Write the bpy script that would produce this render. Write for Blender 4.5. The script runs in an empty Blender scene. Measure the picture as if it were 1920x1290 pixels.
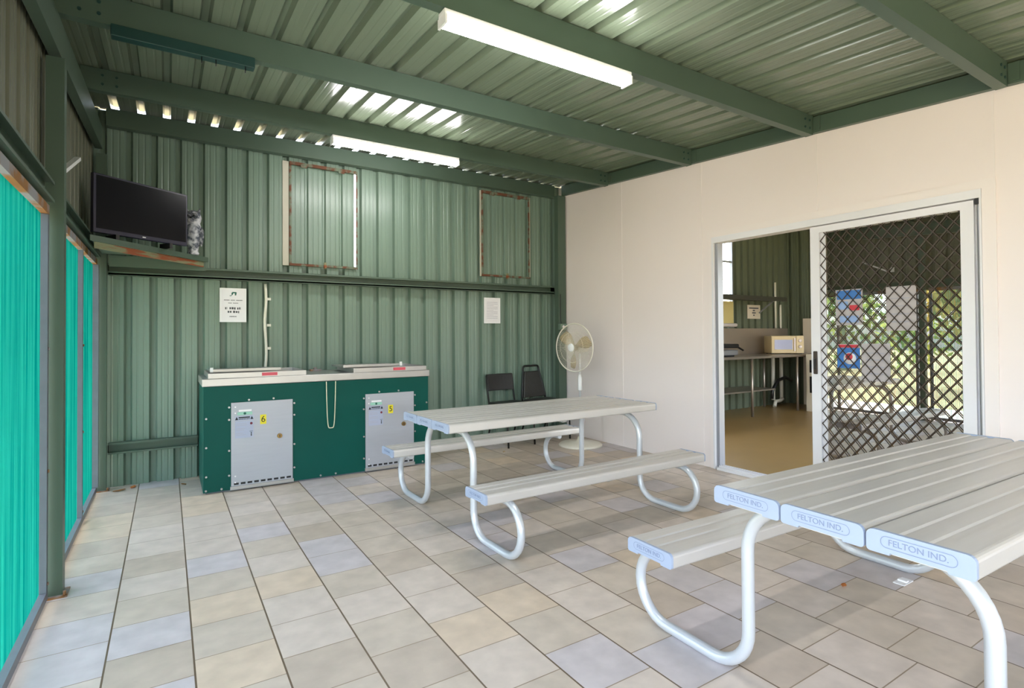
import bpy, bmesh, math, random
from mathutils import Vector, Matrix, Euler
PI = math.pi
random.seed(7)
SC = bpy.context.scene
COL = SC.collection

# ------------------------------------------------------------------ materials
def new_mat(name):
    m = bpy.data.materials.new(name); m.use_nodes = True
    nt = m.node_tree
    return m, nt, nt.nodes['Principled BSDF']

def srgb(r, g, b):
    f = lambda c: (c/255/12.92) if c/255 <= .04045 else ((c/255+.055)/1.055)**2.4
    return (f(r), f(g), f(b), 1)

def simple(name, col, rough=.5, metal=0, spec=.5, noise=0, nscale=8, bump=0, stretch=None, coat=0):
    m, nt, b = new_mat(name)
    b.inputs['Base Color'].default_value = col
    b.inputs['Roughness'].default_value = rough
    b.inputs['Metallic'].default_value = metal
    b.inputs['Specular IOR Level'].default_value = spec
    b.inputs['Coat Weight'].default_value = coat
    if noise or bump:
        tc = nt.nodes.new('ShaderNodeTexCoord'); mp = nt.nodes.new('ShaderNodeMapping')
        nz = nt.nodes.new('ShaderNodeTexNoise'); nz.inputs['Scale'].default_value = nscale
        nz.inputs['Detail'].default_value = 5
        if stretch: mp.inputs['Scale'].default_value = stretch
        nt.links.new(tc.outputs['Object'], mp.inputs[0]); nt.links.new(mp.outputs[0], nz.inputs['Vector'])
        if noise:
            mx = nt.nodes.new('ShaderNodeMix'); mx.data_type = 'RGBA'
            mx.inputs[6].default_value = tuple(c*(1-noise) for c in col[:3])+(1,)
            mx.inputs[7].default_value = tuple(min(1, c*(1+noise)) for c in col[:3])+(1,)
            nt.links.new(nz.outputs['Fac'], mx.inputs[0]); nt.links.new(mx.outputs[2], b.inputs['Base Color'])
        if bump:
            bp = nt.nodes.new('ShaderNodeBump'); bp.inputs['Strength'].default_value = bump
            bp.inputs['Distance'].default_value = .01
            nt.links.new(nz.outputs['Fac'], bp.inputs['Height']); nt.links.new(bp.outputs[0], b.inputs['Normal'])
    return m

def two_tone(name, c1, c2, scale, lo, hi, rough=.6, metal=0, stretch=(1, 1, 1), detail=6):
    """c1 with patches of c2 (rust, mottling)"""
    m, nt, b = new_mat(name)
    tc = nt.nodes.new('ShaderNodeTexCoord'); mp = nt.nodes.new('ShaderNodeMapping')
    mp.inputs['Scale'].default_value = stretch
    nz = nt.nodes.new('ShaderNodeTexNoise'); nz.inputs['Scale'].default_value = scale
    nz.inputs['Detail'].default_value = detail
    cr = nt.nodes.new('ShaderNodeValToRGB')
    cr.color_ramp.elements[0].position = lo; cr.color_ramp.elements[0].color = c1
    cr.color_ramp.elements[1].position = hi; cr.color_ramp.elements[1].color = c2
    nt.links.new(tc.outputs['Object'], mp.inputs[0]); nt.links.new(mp.outputs[0], nz.inputs['Vector'])
    nt.links.new(nz.outputs['Fac'], cr.inputs[0]); nt.links.new(cr.outputs[0], b.inputs['Base Color'])
    b.inputs['Roughness'].default_value = rough; b.inputs['Metallic'].default_value = metal
    return m

M = {}
M['sheet'] = simple('green_wall_sheet', srgb(112, 132, 118), .32, 0, .5, .10, 3, stretch=(1, 1, .3))
M['sheet_left'] = simple('olive_wall_sheet', srgb(104, 106, 88), .45, 0, .5, .08, 3)
M['roof'] = simple('green_roof_sheet', srgb(112, 124, 104), .22, 0, .6, .05, 2)
M['steel_green'] = simple('painted_green_steel', srgb(76, 94, 80), .42, 0, .5, .06, 4)
M['steel_dark'] = simple('dark_green_steel', srgb(22, 58, 54), .45, 0, .5, .1, 6)
M['white_wall'] = simple('cream_wall_panel', srgb(236, 225, 222), .55, 0, .35, .015, 2)
M['trim_cream'] = simple('cream_trim', srgb(236, 226, 223), .5)
M['alu_white'] = simple('white_aluminium', srgb(226, 224, 228), .35, 0, .5)
M['alu_grey'] = simple('grey_aluminium', srgb(150, 152, 158), .35, .5)
M['galv'] = simple('galvanised_steel', srgb(112, 116, 126), .45, .35, .5, .15, 14)
M['galv_rust'] = two_tone('galvanised_rusting', srgb(142, 142, 146), srgb(142, 96, 44), 9, .42, .6, .7, .1)
M['rust_green'] = two_tone('green_steel_rusting', srgb(104, 116, 98), srgb(98, 58, 36), 16, .44, .56, .75)
M['rust_lip'] = two_tone('shelf_lip_rust', srgb(126, 128, 96), srgb(138, 70, 34), 5, .45, .56, .7, 0, (1, 1, 8))
M['bbq_green'] = simple('bottle_green_panel', srgb(0, 76, 67), .45, 0, .2, .12, 3)
M['stainless'] = simple('stainless_steel', srgb(180, 178, 177), .3, .7, .5, .08, 10, stretch=(1, 12, 1))
M['stainless_dark'] = simple('kitchen_stainless', srgb(168, 158, 146), .34, .75, .5, .06, 6)
M['door_metal'] = simple('brushed_door_metal', srgb(172, 174, 182), .42, .3, .5, .05, 5, stretch=(1, 1, 10))
M['plank'] = simple('anodised_plank', srgb(206, 202, 198), .36, .35, .5, .08, 5, stretch=(.4, 14, 1))
M['cap'] = simple('pale_blue_end_cap', srgb(158, 170, 194), .5)
M['cap_text'] = simple('end_cap_embossing', srgb(124, 136, 164), .5)
M['tube'] = simple('silver_painted_tube', srgb(202, 205, 210), .3, .3, .5, .03, 20)
M['bolt'] = simple('zinc_bolt', srgb(170, 170, 168), .35, .8)
M['black_plastic'] = simple('black_plastic', srgb(24, 24, 26), .4)
M['bezel'] = simple('tv_bezel', srgb(38, 36, 58), .35)
M['tv_screen'] = simple('tv_screen', srgb(20, 20, 25), .22, 0, .2)
M['vinyl'] = simple('black_vinyl', srgb(34, 33, 33), .38, 0, .5, .1, 30, .1)
M['vinyl_char'] = simple('charcoal_vinyl', srgb(48, 48, 46), .45, 0, .5, .1, 30, .1)
M['chair_frame'] = simple('black_chair_frame', srgb(18, 20, 20), .4)
M['white_plastic'] = simple('white_plastic', srgb(236, 236, 236), .4)
M['cream_plastic'] = simple('aged_cream_plastic', srgb(226, 220, 206), .45)
M['fan_blade'] = simple('tinted_fan_blade', srgb(196, 176, 126), .35)
bm_, nt_, b_ = new_mat('clear_fan_blade'); b_.inputs['Base Color'].default_value = srgb(190, 164, 104); b_.inputs['Roughness'].default_value = .25; b_.inputs['Alpha'].default_value = .45
M['fan_blade'] = bm_
M['paper'] = simple('white_paper', srgb(232, 230, 232), .7)
M['pale_strip'] = simple('weathered_cream_strip', srgb(182, 178, 162), .6)
M['door_paper'] = simple('glass_dimmed_paper', srgb(186, 178, 178), .7)  # white paper with the dimming by the glass put into its colour
M['ink'] = simple('printed_ink', srgb(70, 72, 76), .7)
M['ink_pale'] = simple('pale_print', srgb(170, 168, 180), .7)
M['ink_green'] = simple('green_print', srgb(40, 98, 84), .7)
M['black_ink'] = simple('black_ink', srgb(26, 26, 28), .6)
M['yellow'] = simple('yellow_sticker', srgb(228, 212, 40), .5)
M['red'] = simple('red_sticker', srgb(206, 82, 96), .5)
M['dark_red'] = simple('dark_red_dot', srgb(120, 40, 56), .5)
M['lab_green'] = simple('green_label', srgb(150, 200, 180), .5)
M['grey_label'] = simple('grey_label', srgb(168, 174, 196), .5)
M['brass'] = simple('brass_lock', srgb(150, 122, 76), .35, .8)
M['pipe_white'] = simple('white_conduit', srgb(222, 220, 206), .5)
M['cord_cream'] = simple('cream_cord', srgb(206, 204, 176), .6)
M['grille'] = simple('brown_grille', srgb(58, 46, 38), .5)
M['leaf_dry'] = simple('dry_leaf', srgb(150, 106, 60), .8, 0, .3, .3, 40)
M['leaf_pale'] = simple('pale_dry_leaf', srgb(205, 180, 140), .8)
M['mw_beige'] = simple('beige_microwave', srgb(206, 186, 140), .45)
M['mw_glass'] = simple('microwave_window', srgb(130, 140, 180), .12, 0, .8)
M['stove'] = simple('white_enamel', srgb(224, 216, 196), .35)
M['kit_floor'] = simple('golden_vinyl', srgb(152, 126, 80), .32, 0, .4, .1, 2.5)
M['kit_wall'] = simple('kitchen_green_sheet', srgb(92, 100, 80), .45, 0, .4, .05, 3)
M['kit_ceiling'] = simple('kitchen_ceiling', srgb(206, 200, 188), .7)
M['beige_panel'] = simple('beige_panel', srgb(212, 200, 180), .6)
M['dark_shelf'] = simple('dark_shelf', srgb(58, 58, 50), .5)
M['ground'] = simple('dry_grass', srgb(134, 124, 92), .95, 0, .1, .35, .7)
M['concrete'] = simple('pale_concrete', srgb(196, 188, 176), .85, 0, .2, .06, 5)
M['bark'] = simple('bark', srgb(104, 88, 70), .9, 0, .2, .2, 12)
M['leaf_green'] = simple('tree_leaves', srgb(120, 128, 56), .8, 0, .2, .45, 1.6)
M['leaf_olive'] = simple('tree_leaves_olive', srgb(136, 124, 66), .8, 0, .2, .45, 1.6)
M['blue_print'] = simple('blue_print', srgb(64, 120, 190), .55)
M['blue_pale'] = simple('pale_blue_print', srgb(150, 176, 220), .55)
M['red_print'] = simple('red_print', srgb(204, 60, 72), .55)
M['orange_leaf'] = simple('orange_leaf', srgb(206, 126, 60), .7)
M['owl'] = two_tone('owl_feathers', srgb(70, 78, 92), srgb(206, 206, 212), 26, .40, .60, .6, 0, (1, 1, .8))
M['owl_head'] = two_tone('owl_head_feathers', srgb(56, 62, 72), srgb(178, 178, 182), 34, .45, .68, .6)
M['owl_eye'] = simple('owl_eye', srgb(22, 22, 20), .15)
M['blind'] = simple('yellow_blind', srgb(206, 190, 128), .7)

# floor tiles: staggered columns of square tiles, beige and grey-lilac
def tile_mat():
    m, nt, b = new_mat('floor_tiles')
    N, L = nt.nodes.new, nt.links.new
    tc = N('ShaderNodeTexCoord'); sp = N('ShaderNodeSeparateXYZ'); L(tc.outputs['Object'], sp.inputs[0])
    def mth(op, a, bb=None, c=None):
        n = N('ShaderNodeMath'); n.operation = op
        for i, v in enumerate((a, bb, c)):
            if v is None: continue
            if isinstance(v, (int, float)): n.inputs[i].default_value = v
            else: L(v, n.inputs[i])
        return n.outputs[0]
    PX, PYY = .2895, .281
    u = mth('DIVIDE', mth('SUBTRACT', sp.outputs['X'], .379), PX)
    ci = mth('FLOOR', u); fu = mth('SUBTRACT', u, ci)
    v = mth('DIVIDE', mth('SUBTRACT', mth('SUBTRACT', sp.outputs['Y'], .0315), mth('MULTIPLY', ci, .105)), PYY)
    ri = mth('FLOOR', v); fv = mth('SUBTRACT', v, ri)
    def edge(f, P, w):   # 1 inside grout
        d = mth('MULTIPLY', mth('MINIMUM', f, mth('SUBTRACT', 1, f)), P)
        return mth('LESS_THAN', d, w)
    gx = edge(fu, PX, .0034); gy = edge(fv, PYY, .0022)
    cb = N('ShaderNodeCombineXYZ'); L(ci, cb.inputs[0]); L(ri, cb.inputs[1])
    wn = N('ShaderNodeTexWhiteNoise'); wn.noise_dimensions = '2D'; L(cb.outputs[0], wn.inputs['Vector'])
    cr = N('ShaderNodeValToRGB'); cr.color_ramp.interpolation = 'CONSTANT'
    e = cr.color_ramp.elements
    e[0].position = 0; e[0].color = srgb(198, 183, 167)
    e[1].position = .3; e[1].color = srgb(206, 191, 178)
    for p, c in ((.55, srgb(190, 174, 158)), (.72, srgb(198, 188, 187)), (.9, srgb(208, 188, 166))):
        x = e.new(p); x.color = c
    L(wn.outputs['Value'], cr.inputs[0])
    nz = N('ShaderNodeTexNoise'); nz.inputs['Scale'].default_value = 9; nz.inputs['Detail'].default_value = 8
    L(tc.outputs['Object'], nz.inputs['Vector'])
    mr = N('ShaderNodeMapRange'); mr.inputs[1].default_value = .3; mr.inputs[2].default_value = .7
    mr.inputs[3].default_value = .86; mr.inputs[4].default_value = 1.06
    L(nz.outputs['Fac'], mr.inputs[0])
    mu = N('ShaderNodeMix'); mu.data_type = 'RGBA'; mu.blend_type = 'MULTIPLY'; mu.inputs[0].default_value = 1
    L(cr.outputs[0], mu.inputs[6]); L(mr.outputs[0], mu.inputs[7])
    m1 = N('ShaderNodeMix'); m1.data_type = 'RGBA'; L(gy, m1.inputs[0]); L(mu.outputs[2], m1.inputs[6]); m1.inputs[7].default_value = srgb(142, 124, 102)
    m2 = N('ShaderNodeMix'); m2.data_type = 'RGBA'; L(gx, m2.inputs[0]); L(m1.outputs[2], m2.inputs[6]); m2.inputs[7].default_value = srgb(104, 86, 68)
    L(m2.outputs[2], b.inputs['Base Color'])
    b.inputs['Roughness'].default_value = .42; b.inputs['Specular IOR Level'].default_value = .45
    h = mth('SUBTRACT', 1, mth('MAXIMUM', gx, gy))
    bp = N('ShaderNodeBump'); bp.inputs['Strength'].default_value = .5; bp.inputs['Distance'].default_value = .003
    L(h, bp.inputs['Height']); L(bp.outputs[0], b.inputs['Normal'])
    return m
M['tiles'] = tile_mat()

def emit_mat(name, col, s):
    m = bpy.data.materials.new(name); m.use_nodes = True; nt = m.node_tree; nt.nodes.clear()
    e = nt.nodes.new('ShaderNodeEmission'); e.inputs[0].default_value = col; e.inputs[1].default_value = s
    o = nt.nodes.new('ShaderNodeOutputMaterial'); nt.links.new(e.outputs[0], o.inputs[0]); return m
M['tube_light'] = emit_mat('lit_diffuser', (1, .98, .96, 1), 8)

def cloth_mat():
    """translucent teal shade cloth cords"""
    m = bpy.data.materials.new('teal_shade_cloth'); m.use_nodes = True; nt = m.node_tree; nt.nodes.clear()
    N, L = nt.nodes.new, nt.links.new
    tc = N('ShaderNodeTexCoord'); mp = N('ShaderNodeMapping'); mp.inputs['Scale'].default_value = (1, 14, .35)
    nz = N('ShaderNodeTexNoise'); nz.inputs['Scale'].default_value = 1.6; nz.inputs['Detail'].default_value = 3
    L(tc.outputs['Object'], mp.inputs[0]); L(mp.outputs[0], nz.inputs['Vector'])
    cr = N('ShaderNodeValToRGB'); cr.color_ramp.elements[0].position = .36; cr.color_ramp.elements[1].position = .68
    cr.color_ramp.elements[0].color = srgb(4, 164, 156); cr.color_ramp.elements[1].color = srgb(74, 204, 188)
    L(nz.outputs['Fac'], cr.inputs[0])
    t = N('ShaderNodeBsdfTranslucent'); d = N('ShaderNodeBsdfDiffuse')
    L(cr.outputs[0], t.inputs[0]); L(cr.outputs[0], d.inputs[0])
    mx = N('ShaderNodeMixShader'); mx.inputs[0].default_value = .45
    L(t.outputs[0], mx.inputs[1]); L(d.outputs[0], mx.inputs[2])
    o = N('ShaderNodeOutputMaterial'); L(mx.outputs[0], o.inputs[0]); return m
M['cloth'] = cloth_mat()

def thin_glass(name, refl, tint):
    m = bpy.data.materials.new(name); m.use_nodes = True; nt = m.node_tree; nt.nodes.clear()
    N, L = nt.nodes.new, nt.links.new
    g = N('ShaderNodeBsdfGlossy'); g.inputs['Roughness'].default_value = .01; g.inputs[0].default_value = (.95, .95, .95, 1)
    t = N('ShaderNodeBsdfTransparent'); t.inputs[0].default_value = tint
    mx = N('ShaderNodeMixShader'); mx.inputs[0].default_value = refl
    L(t.outputs[0], mx.inputs[1]); L(g.outputs[0], mx.inputs[2])
    o = N('ShaderNodeOutputMaterial'); L(mx.outputs[0], o.inputs[0]); return m
M['door_glass'] = thin_glass('tinted_door_glass', .42, (.6, .54, .45, 1))
M['clear_glass'] = thin_glass('clear_glass', .08, (.92, .94, .92, 1))

# ------------------------------------------------------------------ mesh helpers
class MB:
    def __init__(s): s.v = []; s.f = []; s.sm = []
    def add(s, vs, fs, smooth=False):
        o = len(s.v); s.v += [tuple(v) for v in vs]
        for f in fs: s.f.append(tuple(o+i for i in f)); s.sm.append(smooth)
        return s
    def box(s, x0, x1, y0, y1, z0, z1):
        return s.add([(x0,y0,z0),(x1,y0,z0),(x1,y1,z0),(x0,y1,z0),(x0,y0,z1),(x1,y0,z1),(x1,y1,z1),(x0,y1,z1)],
                     [(0,3,2,1),(4,5,6,7),(0,1,5,4),(1,2,6,5),(2,3,7,6),(3,0,4,7)])
    def bar(s, p, q, w, t, up=(0, 0, 1)):
        """rectangular bar from p to q, w across, t along up"""
        p, q = Vector(p), Vector(q); d = (q-p).normalized(); u = Vector(up)
        r = d.cross(u).normalized(); u = r.cross(d).normalized()
        vs = [c + r*sx*w/2 + u*sy*t/2 for c in (p, q) for sx, sy in ((-1,-1),(1,-1),(1,1),(-1,1))]
        return s.add(vs, [(0,1,2,3),(7,6,5,4),(0,4,5,1),(1,5,6,2),(2,6,7,3),(3,7,4,0)])
    def extrude(s, prof, path_a, path_b, ax_u, ax_v, smooth=False, caps=True):
        """profile (u,v) swept from a to b"""
        a, b, U, V = map(Vector, (path_a, path_b, ax_u, ax_v)); n = len(prof)
        vs = [a+U*u+V*v for u, v in prof]+[b+U*u+V*v for u, v in prof]
        fs = [(i, (i+1) % n, n+(i+1) % n, n+i) for i in range(n)]
        if caps: fs += [tuple(range(n))[::-1], tuple(range(n, 2*n))]
        return s.add(vs, fs, smooth)
    def tube(s, pts, r, n=12, closed=False, caps=True):
        pts = [Vector(p) for p in pts]; m = len(pts); rs = r if isinstance(r, (list, tuple)) else [r]*m
        tang = []
        for i in range(m):
            if closed: t = pts[(i+1) % m]-pts[i-1]
            else: t = pts[min(i+1, m-1)]-pts[max(i-1, 0)]
            tang.append(t.normalized())
        ref = Vector((0,0,1)) if abs(tang[0].z) < .9 else Vector((1,0,0))
        u = tang[0].cross(ref).normalized(); vs = []
        for i in range(m):
            if i:
                u = (u - tang[i]*u.dot(tang[i]))
                u = u.normalized() if u.length > 1e-6 else tang[i].orthogonal().normalized()
            w = tang[i].cross(u)
            for k in range(n):
                a = 2*PI*k/n; vs.append(pts[i]+(u*math.cos(a)+w*math.sin(a))*rs[i])
        fs = []
        for i in range(m if closed else m-1):
            j = (i+1) % m
            for k in range(n):
                fs.append((i*n+k, i*n+(k+1) % n, j*n+(k+1) % n, j*n+k))
        o = len(s.v); s.add(vs, fs, True)
        if caps and not closed:
            s.f.append(tuple(o+k for k in range(n))[::-1]); s.sm.append(False)
            s.f.append(tuple(o+(m-1)*n+k for k in range(n))); s.sm.append(False)
        return s
    def lathe(s, prof, c=(0,0,0), axis='z', n=28, mat=None, smooth=True):
        vs = []
        for r, h in prof:
            for k in range(n):
                a = 2*PI*k/n
                p = {'z': (r*math.cos(a), r*math.sin(a), h), 'y': (r*math.cos(a), h, r*math.sin(a)), 'x': (h, r*math.cos(a), r*math.sin(a))}[axis]
                p = Vector(p)
                if mat: p = mat @ p
                vs.append(p+Vector(c))
        fs = []
        for i in range(len(prof)-1):
            for k in range(n): fs.append((i*n+k, i*n+(k+1) % n, (i+1)*n+(k+1) % n, (i+1)*n+k))
        o = len(s.v); s.add(vs, fs, smooth)
        if prof[0][0] > 1e-6: s.f.append(tuple(o+k for k in range(n))[::-1]); s.sm.append(False)
        if prof[-1][0] > 1e-6: s.f.append(tuple(o+(len(prof)-1)*n+k for k in range(n))); s.sm.append(False)
        return s
    def cyl(s, p, q, r, n=16): return s.tube([p, q], r, n)
    def xform(s, mat):
        s.v = [tuple(mat @ Vector(v)) for v in s.v]; return s
    def build(s, name, mat, parent=None, bevel=0, seg=2, at=None):
        me = bpy.data.meshes.new(name); me.from_pydata(s.v, [], s.f)
        me.polygons.foreach_set('use_smooth', s.sm); me.materials.append(mat)
        bm = bmesh.new(); bm.from_mesh(me); bmesh.ops.recalc_face_normals(bm, faces=bm.faces); bm.to_mesh(me); bm.free()
        o = bpy.data.objects.new(name, me); COL.objects.link(o)
        if parent: o.parent = parent
        if at: o.location = at
        if bevel:
            b = o.modifiers.new('bevel', 'BEVEL'); b.width = bevel; b.segments = seg; b.limit_method = 'ANGLE'
        return o

def tag(o, label, cat, group=None, kind='thing'):
    o['label'] = label; o['category'] = cat; o['kind'] = kind
    if group: o['group'] = group
    return o
def thing(name, label, cat, loc=(0,0,0), rotz=0, group=None):
    o = bpy.data.objects.new(name, None); o.empty_display_size = .1; COL.objects.link(o)
    o.location = loc; o.rotation_euler = (0, 0, rotz)
    return tag(o, label, cat, group)
def struct(o, label=None):
    o['kind'] = 'structure'
    if label: o['label'] = label
    return o
def copy_tree(o, parent=None):
    c = o.copy(); COL.objects.link(c)
    if parent: c.parent = parent
    for ch in list(o.children): copy_tree(ch, c)
    return c

def text_mb(txt, size, mat, name, parent, matrix, depth=.0004, align='CENTER'):
    cu = bpy.data.curves.new('t', 'FONT'); cu.body = txt; cu.size = size; cu.extrude = depth
    cu.align_x = align; cu.align_y = 'CENTER'
    to = bpy.data.objects.new('t', cu); COL.objects.link(to)
    dg = bpy.context.evaluated_depsgraph_get(); me = bpy.data.meshes.new_from_object(to.evaluated_get(dg))
    bpy.data.objects.remove(to); bpy.data.curves.remove(cu)
    me.transform(matrix); me.materials.clear(); me.materials.append(mat); me.name = name
    o = bpy.data.objects.new(name, me); COL.objects.link(o); o.parent = parent
    return o
FACE_Y = Matrix(((1,0,0,0),(0,0,-1,0),(0,1,0,0),(0,0,0,1)))           # text in XZ, facing -y
FACE_X = Matrix(((0,0,-1,0),(-1,0,0,0),(0,1,0,0),(0,0,0,1)))          # reads along -y, facing -x

def arc(c, r, a0, a1, n, ax1, ax2):
    c = Vector(c); A, B = Vector(ax1), Vector(ax2)
    return [c+A*r*math.cos(a0+(a1-a0)*i/n)+B*r*math.sin(a0+(a1-a0)*i/n) for i in range(n+1)]

# ribbed sheet profile: list of (u, d); d>0 away from the room
def rib_profile(u0, u1, pitch, centre, depth=.04, w=.062, top=.034, swage=.0024):
    pts = [(u0, None)]
    k0 = math.floor((u0-centre)/pitch)-1; k1 = math.ceil((u1-centre)/pitch)+1
    raw = []
    for k in range(k0, k1+1):
        c = centre+k*pitch
        raw += [(c-w/2, 0), (c-top/2, depth), (c+top/2, depth), (c+w/2, 0)]
        pan = pitch-w; s0 = c+w/2
        for fr in (.3, .7):
            m = s0+pan*fr
            raw += [(m-.008, 0), (m-.004, swage), (m+.004, swage), (m+.008, 0)]
    raw.sort()
    def val(u):
        for (a, da), (b, db) in zip(raw, raw[1:]):
            if a <= u <= b: return da+(db-da)*(u-a)/max(b-a, 1e-9)
        return 0
    return [(u0, val(u0))]+[p for p in raw if u0 < p[0] < u1]+[(u1, val(u1))]

# ------------------------------------------------------------------ room numbers
H = 1.25
YB, XW, XS = 5.66, 4.31, -.50
YF = -4.6                      # unseen front end, moved back to dim front daylight; left side open for light
def roof_z(y): return 3.105+.066*(y-4.66)
def wtop_z(y): return 2.972+.067*(y-4.66)

# floor
f = MB().box(XS-.06, XW+.0, YF-.4, YB+.08, -.12, 0)
struct(f.build('floor', M['tiles']), 'beige and grey tiled floor')
g = MB().add([(-40, -40, -.13), (60, -40, -.13), (60, 60, -.13), (-40, 60, -.13)], [(0,1,2,3)])
struct(g.build('ground', M['ground']), 'dry grass ground outside')
g = MB().box(-2.2, XS-.07, -4, 6.5, -.128, -.02)
struct(g.build('path', M['concrete']), 'concrete path outside the screens')

# roof sheet (ribs run along y, up out of the room)
prof = rib_profile(XS-.12, XW+.35, .183, -.005, depth=.042, w=.058, top=.034, swage=.0012)
m = MB(); ys = [YF, 5.71]
vs = [(u, y, roof_z(y)+d+.002) for y in ys for u, d in prof]; n = len(prof)
m.add(vs, [(i, i+1, n+i+1, n+i) for i in range(n-1)])
struct(m.build('ceiling', M['roof']), 'green ribbed metal roof sheeting seen from below')

# back wall sheet with two hatch holes
HA = (1.005, 1.672, 1.945, 2.965); HB = (3.15, 3.835, 1.955, 2.975)
def sheet_y(m, x0, x1, z0, z1, y=YB, pitch=.1795, centre=.078, **k):
    p = rib_profile(x0, x1, pitch, centre, **k); n = len(p)
    vs = [(u, y+d, z) for z in (z0, z1) for u, d in p]
    m.add(vs, [(i, i+1, n+i+1, n+i) for i in range(n-1)])
m = MB(); ztop = roof_z(YB)
for x0, x1 in ((XS-.06, HA[0]), (HA[1], HB[0]), (HB[1], XW+.02)): sheet_y(m, x0, x1, 0, ztop)
for hx in (HA, HB):
    sheet_y(m, hx[0], hx[1], 0, hx[2]); sheet_y(m, hx[0], hx[1], hx[3], ztop)
struct(m.build('wall_back', M['sheet']), 'green ribbed metal back wall')

m = MB(); sheet_y(m, XS-.03, XW+.02, 1.6, roof_z(YF), y=YF-.05)  # added out of view; leaves only low daylight from the front
struct(m.build('wall_daylight_block', M['sheet']), 'added ribbed wall out of view, blocking upper daylight at the shed front')

# left wall upper sheet (above the screens)
p = rib_profile(.6, YB+.05, .18, .1, depth=.03); n = len(p)
m = MB()
vs = [(XS-.022-d, u, z) for zz in (0, 1) for u, d in p for z in ((1.86 if zz == 0 else roof_z(u)),)]
m.add(vs, [(i, i+1, n+i+1, n+i) for i in range(n-1)])
struct(m.build('wall_left', M['sheet_left']), 'olive ribbed metal sheet above the green screens')

# right wall, cream panels with door opening
DY0, DY1, DZ = 1.30, 3.30, 2.15
m = MB()
def slab(y0, y1, z0, zfun):
    m.add([(x, y, z) for x in (XW, XW+.1) for y, z in ((y0, z0), (y1, z0), (y1, zfun(y1)), (y0, zfun(y0)))],
          [(0,1,2,3), (7,6,5,4), (0,4,5,1), (1,5,6,2), (2,6,7,3), (3,7,4,0)])
slab(DY1, YB+.02, 0, lambda y: wtop_z(y)+.12); slab(YF, DY0, 0, lambda y: wtop_z(y)+.12); slab(DY0, DY1, DZ, lambda y: wtop_z(y)+.12)
struct(m.build('wall_right', M['white_wall']), 'cream panelled wall with sliding door')
m = MB()
for y in (1.24, 2.324, 3.42, 4.5):
    z0 = DZ+.06 if DY0-.1 < y < DY1 else 0
    m.box(XW-.003, XW, y-.006, y+.006, z0, wtop_z(y))
m.box(XW-.004, XW-.0005, YB-.06, YB-.006, 0, wtop_z(YB-.03))
struct(m.build('trim_1', M['trim_cream']), 'thin cream joint strips on the wall')
m = MB()
m.box(XW-.012, XW, DY0-.07, DY0, 0, DZ+.055); m.box(XW-.012, XW, DY0, DY1+.05, DZ, DZ+.055)
m.box(XW-.012, XW, DY1, DY1+.035, 0, DZ)
struct(m.build('trim_2', M['trim_cream']), 'cream trim around the sliding door', )

# ------------------------------------------------------------------ steelwork
def chan(m, p, q, depth, flange, lip, up, out, t=.004):
    """C section: web of 'depth' along up, flanges along out"""
    d, fl = depth, flange
    prof = [(0, 0), (fl, 0), (fl, lip), (fl-t, lip), (fl-t, t), (t, t), (t, d-t), (fl-t, d-t), (fl-t, d-lip), (fl, d-lip), (fl, d), (0, d)]
    return m.extrude(prof, p, q, out, up)

def purlin(y, label):
    z = roof_z(y)-.152
    t = thing('roof_purlin', label, 'beam', (0, y, z), 0, 'green steel purlins under the roof')
    m = chan(MB(), (XS+.0, 0, 0), (XW-.05, 0, 0), .15, .058, .014, (0,0,1), (0,1,0))
    m.build('channel', M['steel_green'], t)
    for x in (XS+.12, XS+.2, XW-.16, XW-.1):
        for dz in (.045, .105): MB().cyl((x, -.006, dz), (x, .001, dz), .009, 8).build('bolt', M['steel_dark'], t)
    return t
purlin(4.66, 'green roof purlin nearest the back wall, carrying the batten light over the hatch')
purlin(3.487, 'green roof purlin second from the back wall, with hook rail under its left end')
purlin(2.32, 'green roof purlin third from the back wall, carrying the bright batten light overhead')
purlin(1.154, 'green roof purlin nearest the camera, at top right above the sliding door')

# eave channel along back wall
ze = roof_z(5.6)-.165
t = thing('eave_channel', 'dark green steel channel under the eave along top of back wall', 'beam', (0, 5.575, ze))
chan(MB(), (XS+.07, 0, 0), (XW-.13, 0, 0), .15, .055, .014, (0,0,1), (0,1,0)).build('channel', M['steel_green'], t)
m = MB(); m.box(XS+.07, XW-.13, -.02, 0, 0, .006); m.build('lip', M['steel_green'], t)

# channel on top of the cream wall, between the purlins
def fascia_pt(y, z): return (XW-.03, y, z)
t = thing('fascia_channel', 'green steel channel sloping along the top of the cream wall', 'beam', (0, 0, 0))
m = MB()
for (a, b) in ((YF, 5.54),):
    m.add([(x, y, wtop_z(y)+dz) for y in (a, b) for x, dz in ((XW-.045, 0), (XW-.002, 0), (XW-.002, .124), (XW-.045, .124))],
          [(0,1,2,3), (7,6,5,4), (0,4,5,1), (1,5,6,2), (2,6,7,3), (3,7,4,0)])
m.build('channel', M['steel_green'], t)
for y in (4.66, 3.487, 2.32, 1.154):
    m = MB().box(XW-.056, XW-.046, y-.055, y-.003, wtop_z(y)+.01, wtop_z(y)+.12)
    m.build('cleat', M['steel_green'], t)

# rafter along left wall under the purlins
t = thing('rafter_channel', 'green steel rafter running along top of the left wall', 'beam', (0, 0, 0))
m = MB()
m.add([(x, y, roof_z(y)+dz) for y in (.7, 5.54) for x, dz in ((XS, -.37), (XS+.05, -.37), (XS+.05, -.19), (XS, -.19))],
      [(0,1,2,3), (7,6,5,4), (0,4,5,1), (1,5,6,2), (2,6,7,3), (3,7,4,0)])
bpy.data.objects.remove(t)
tag(m.build('rafter_channel', M['steel_green']), 'green steel rafter running along top of the left wall', 'beam')

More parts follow.
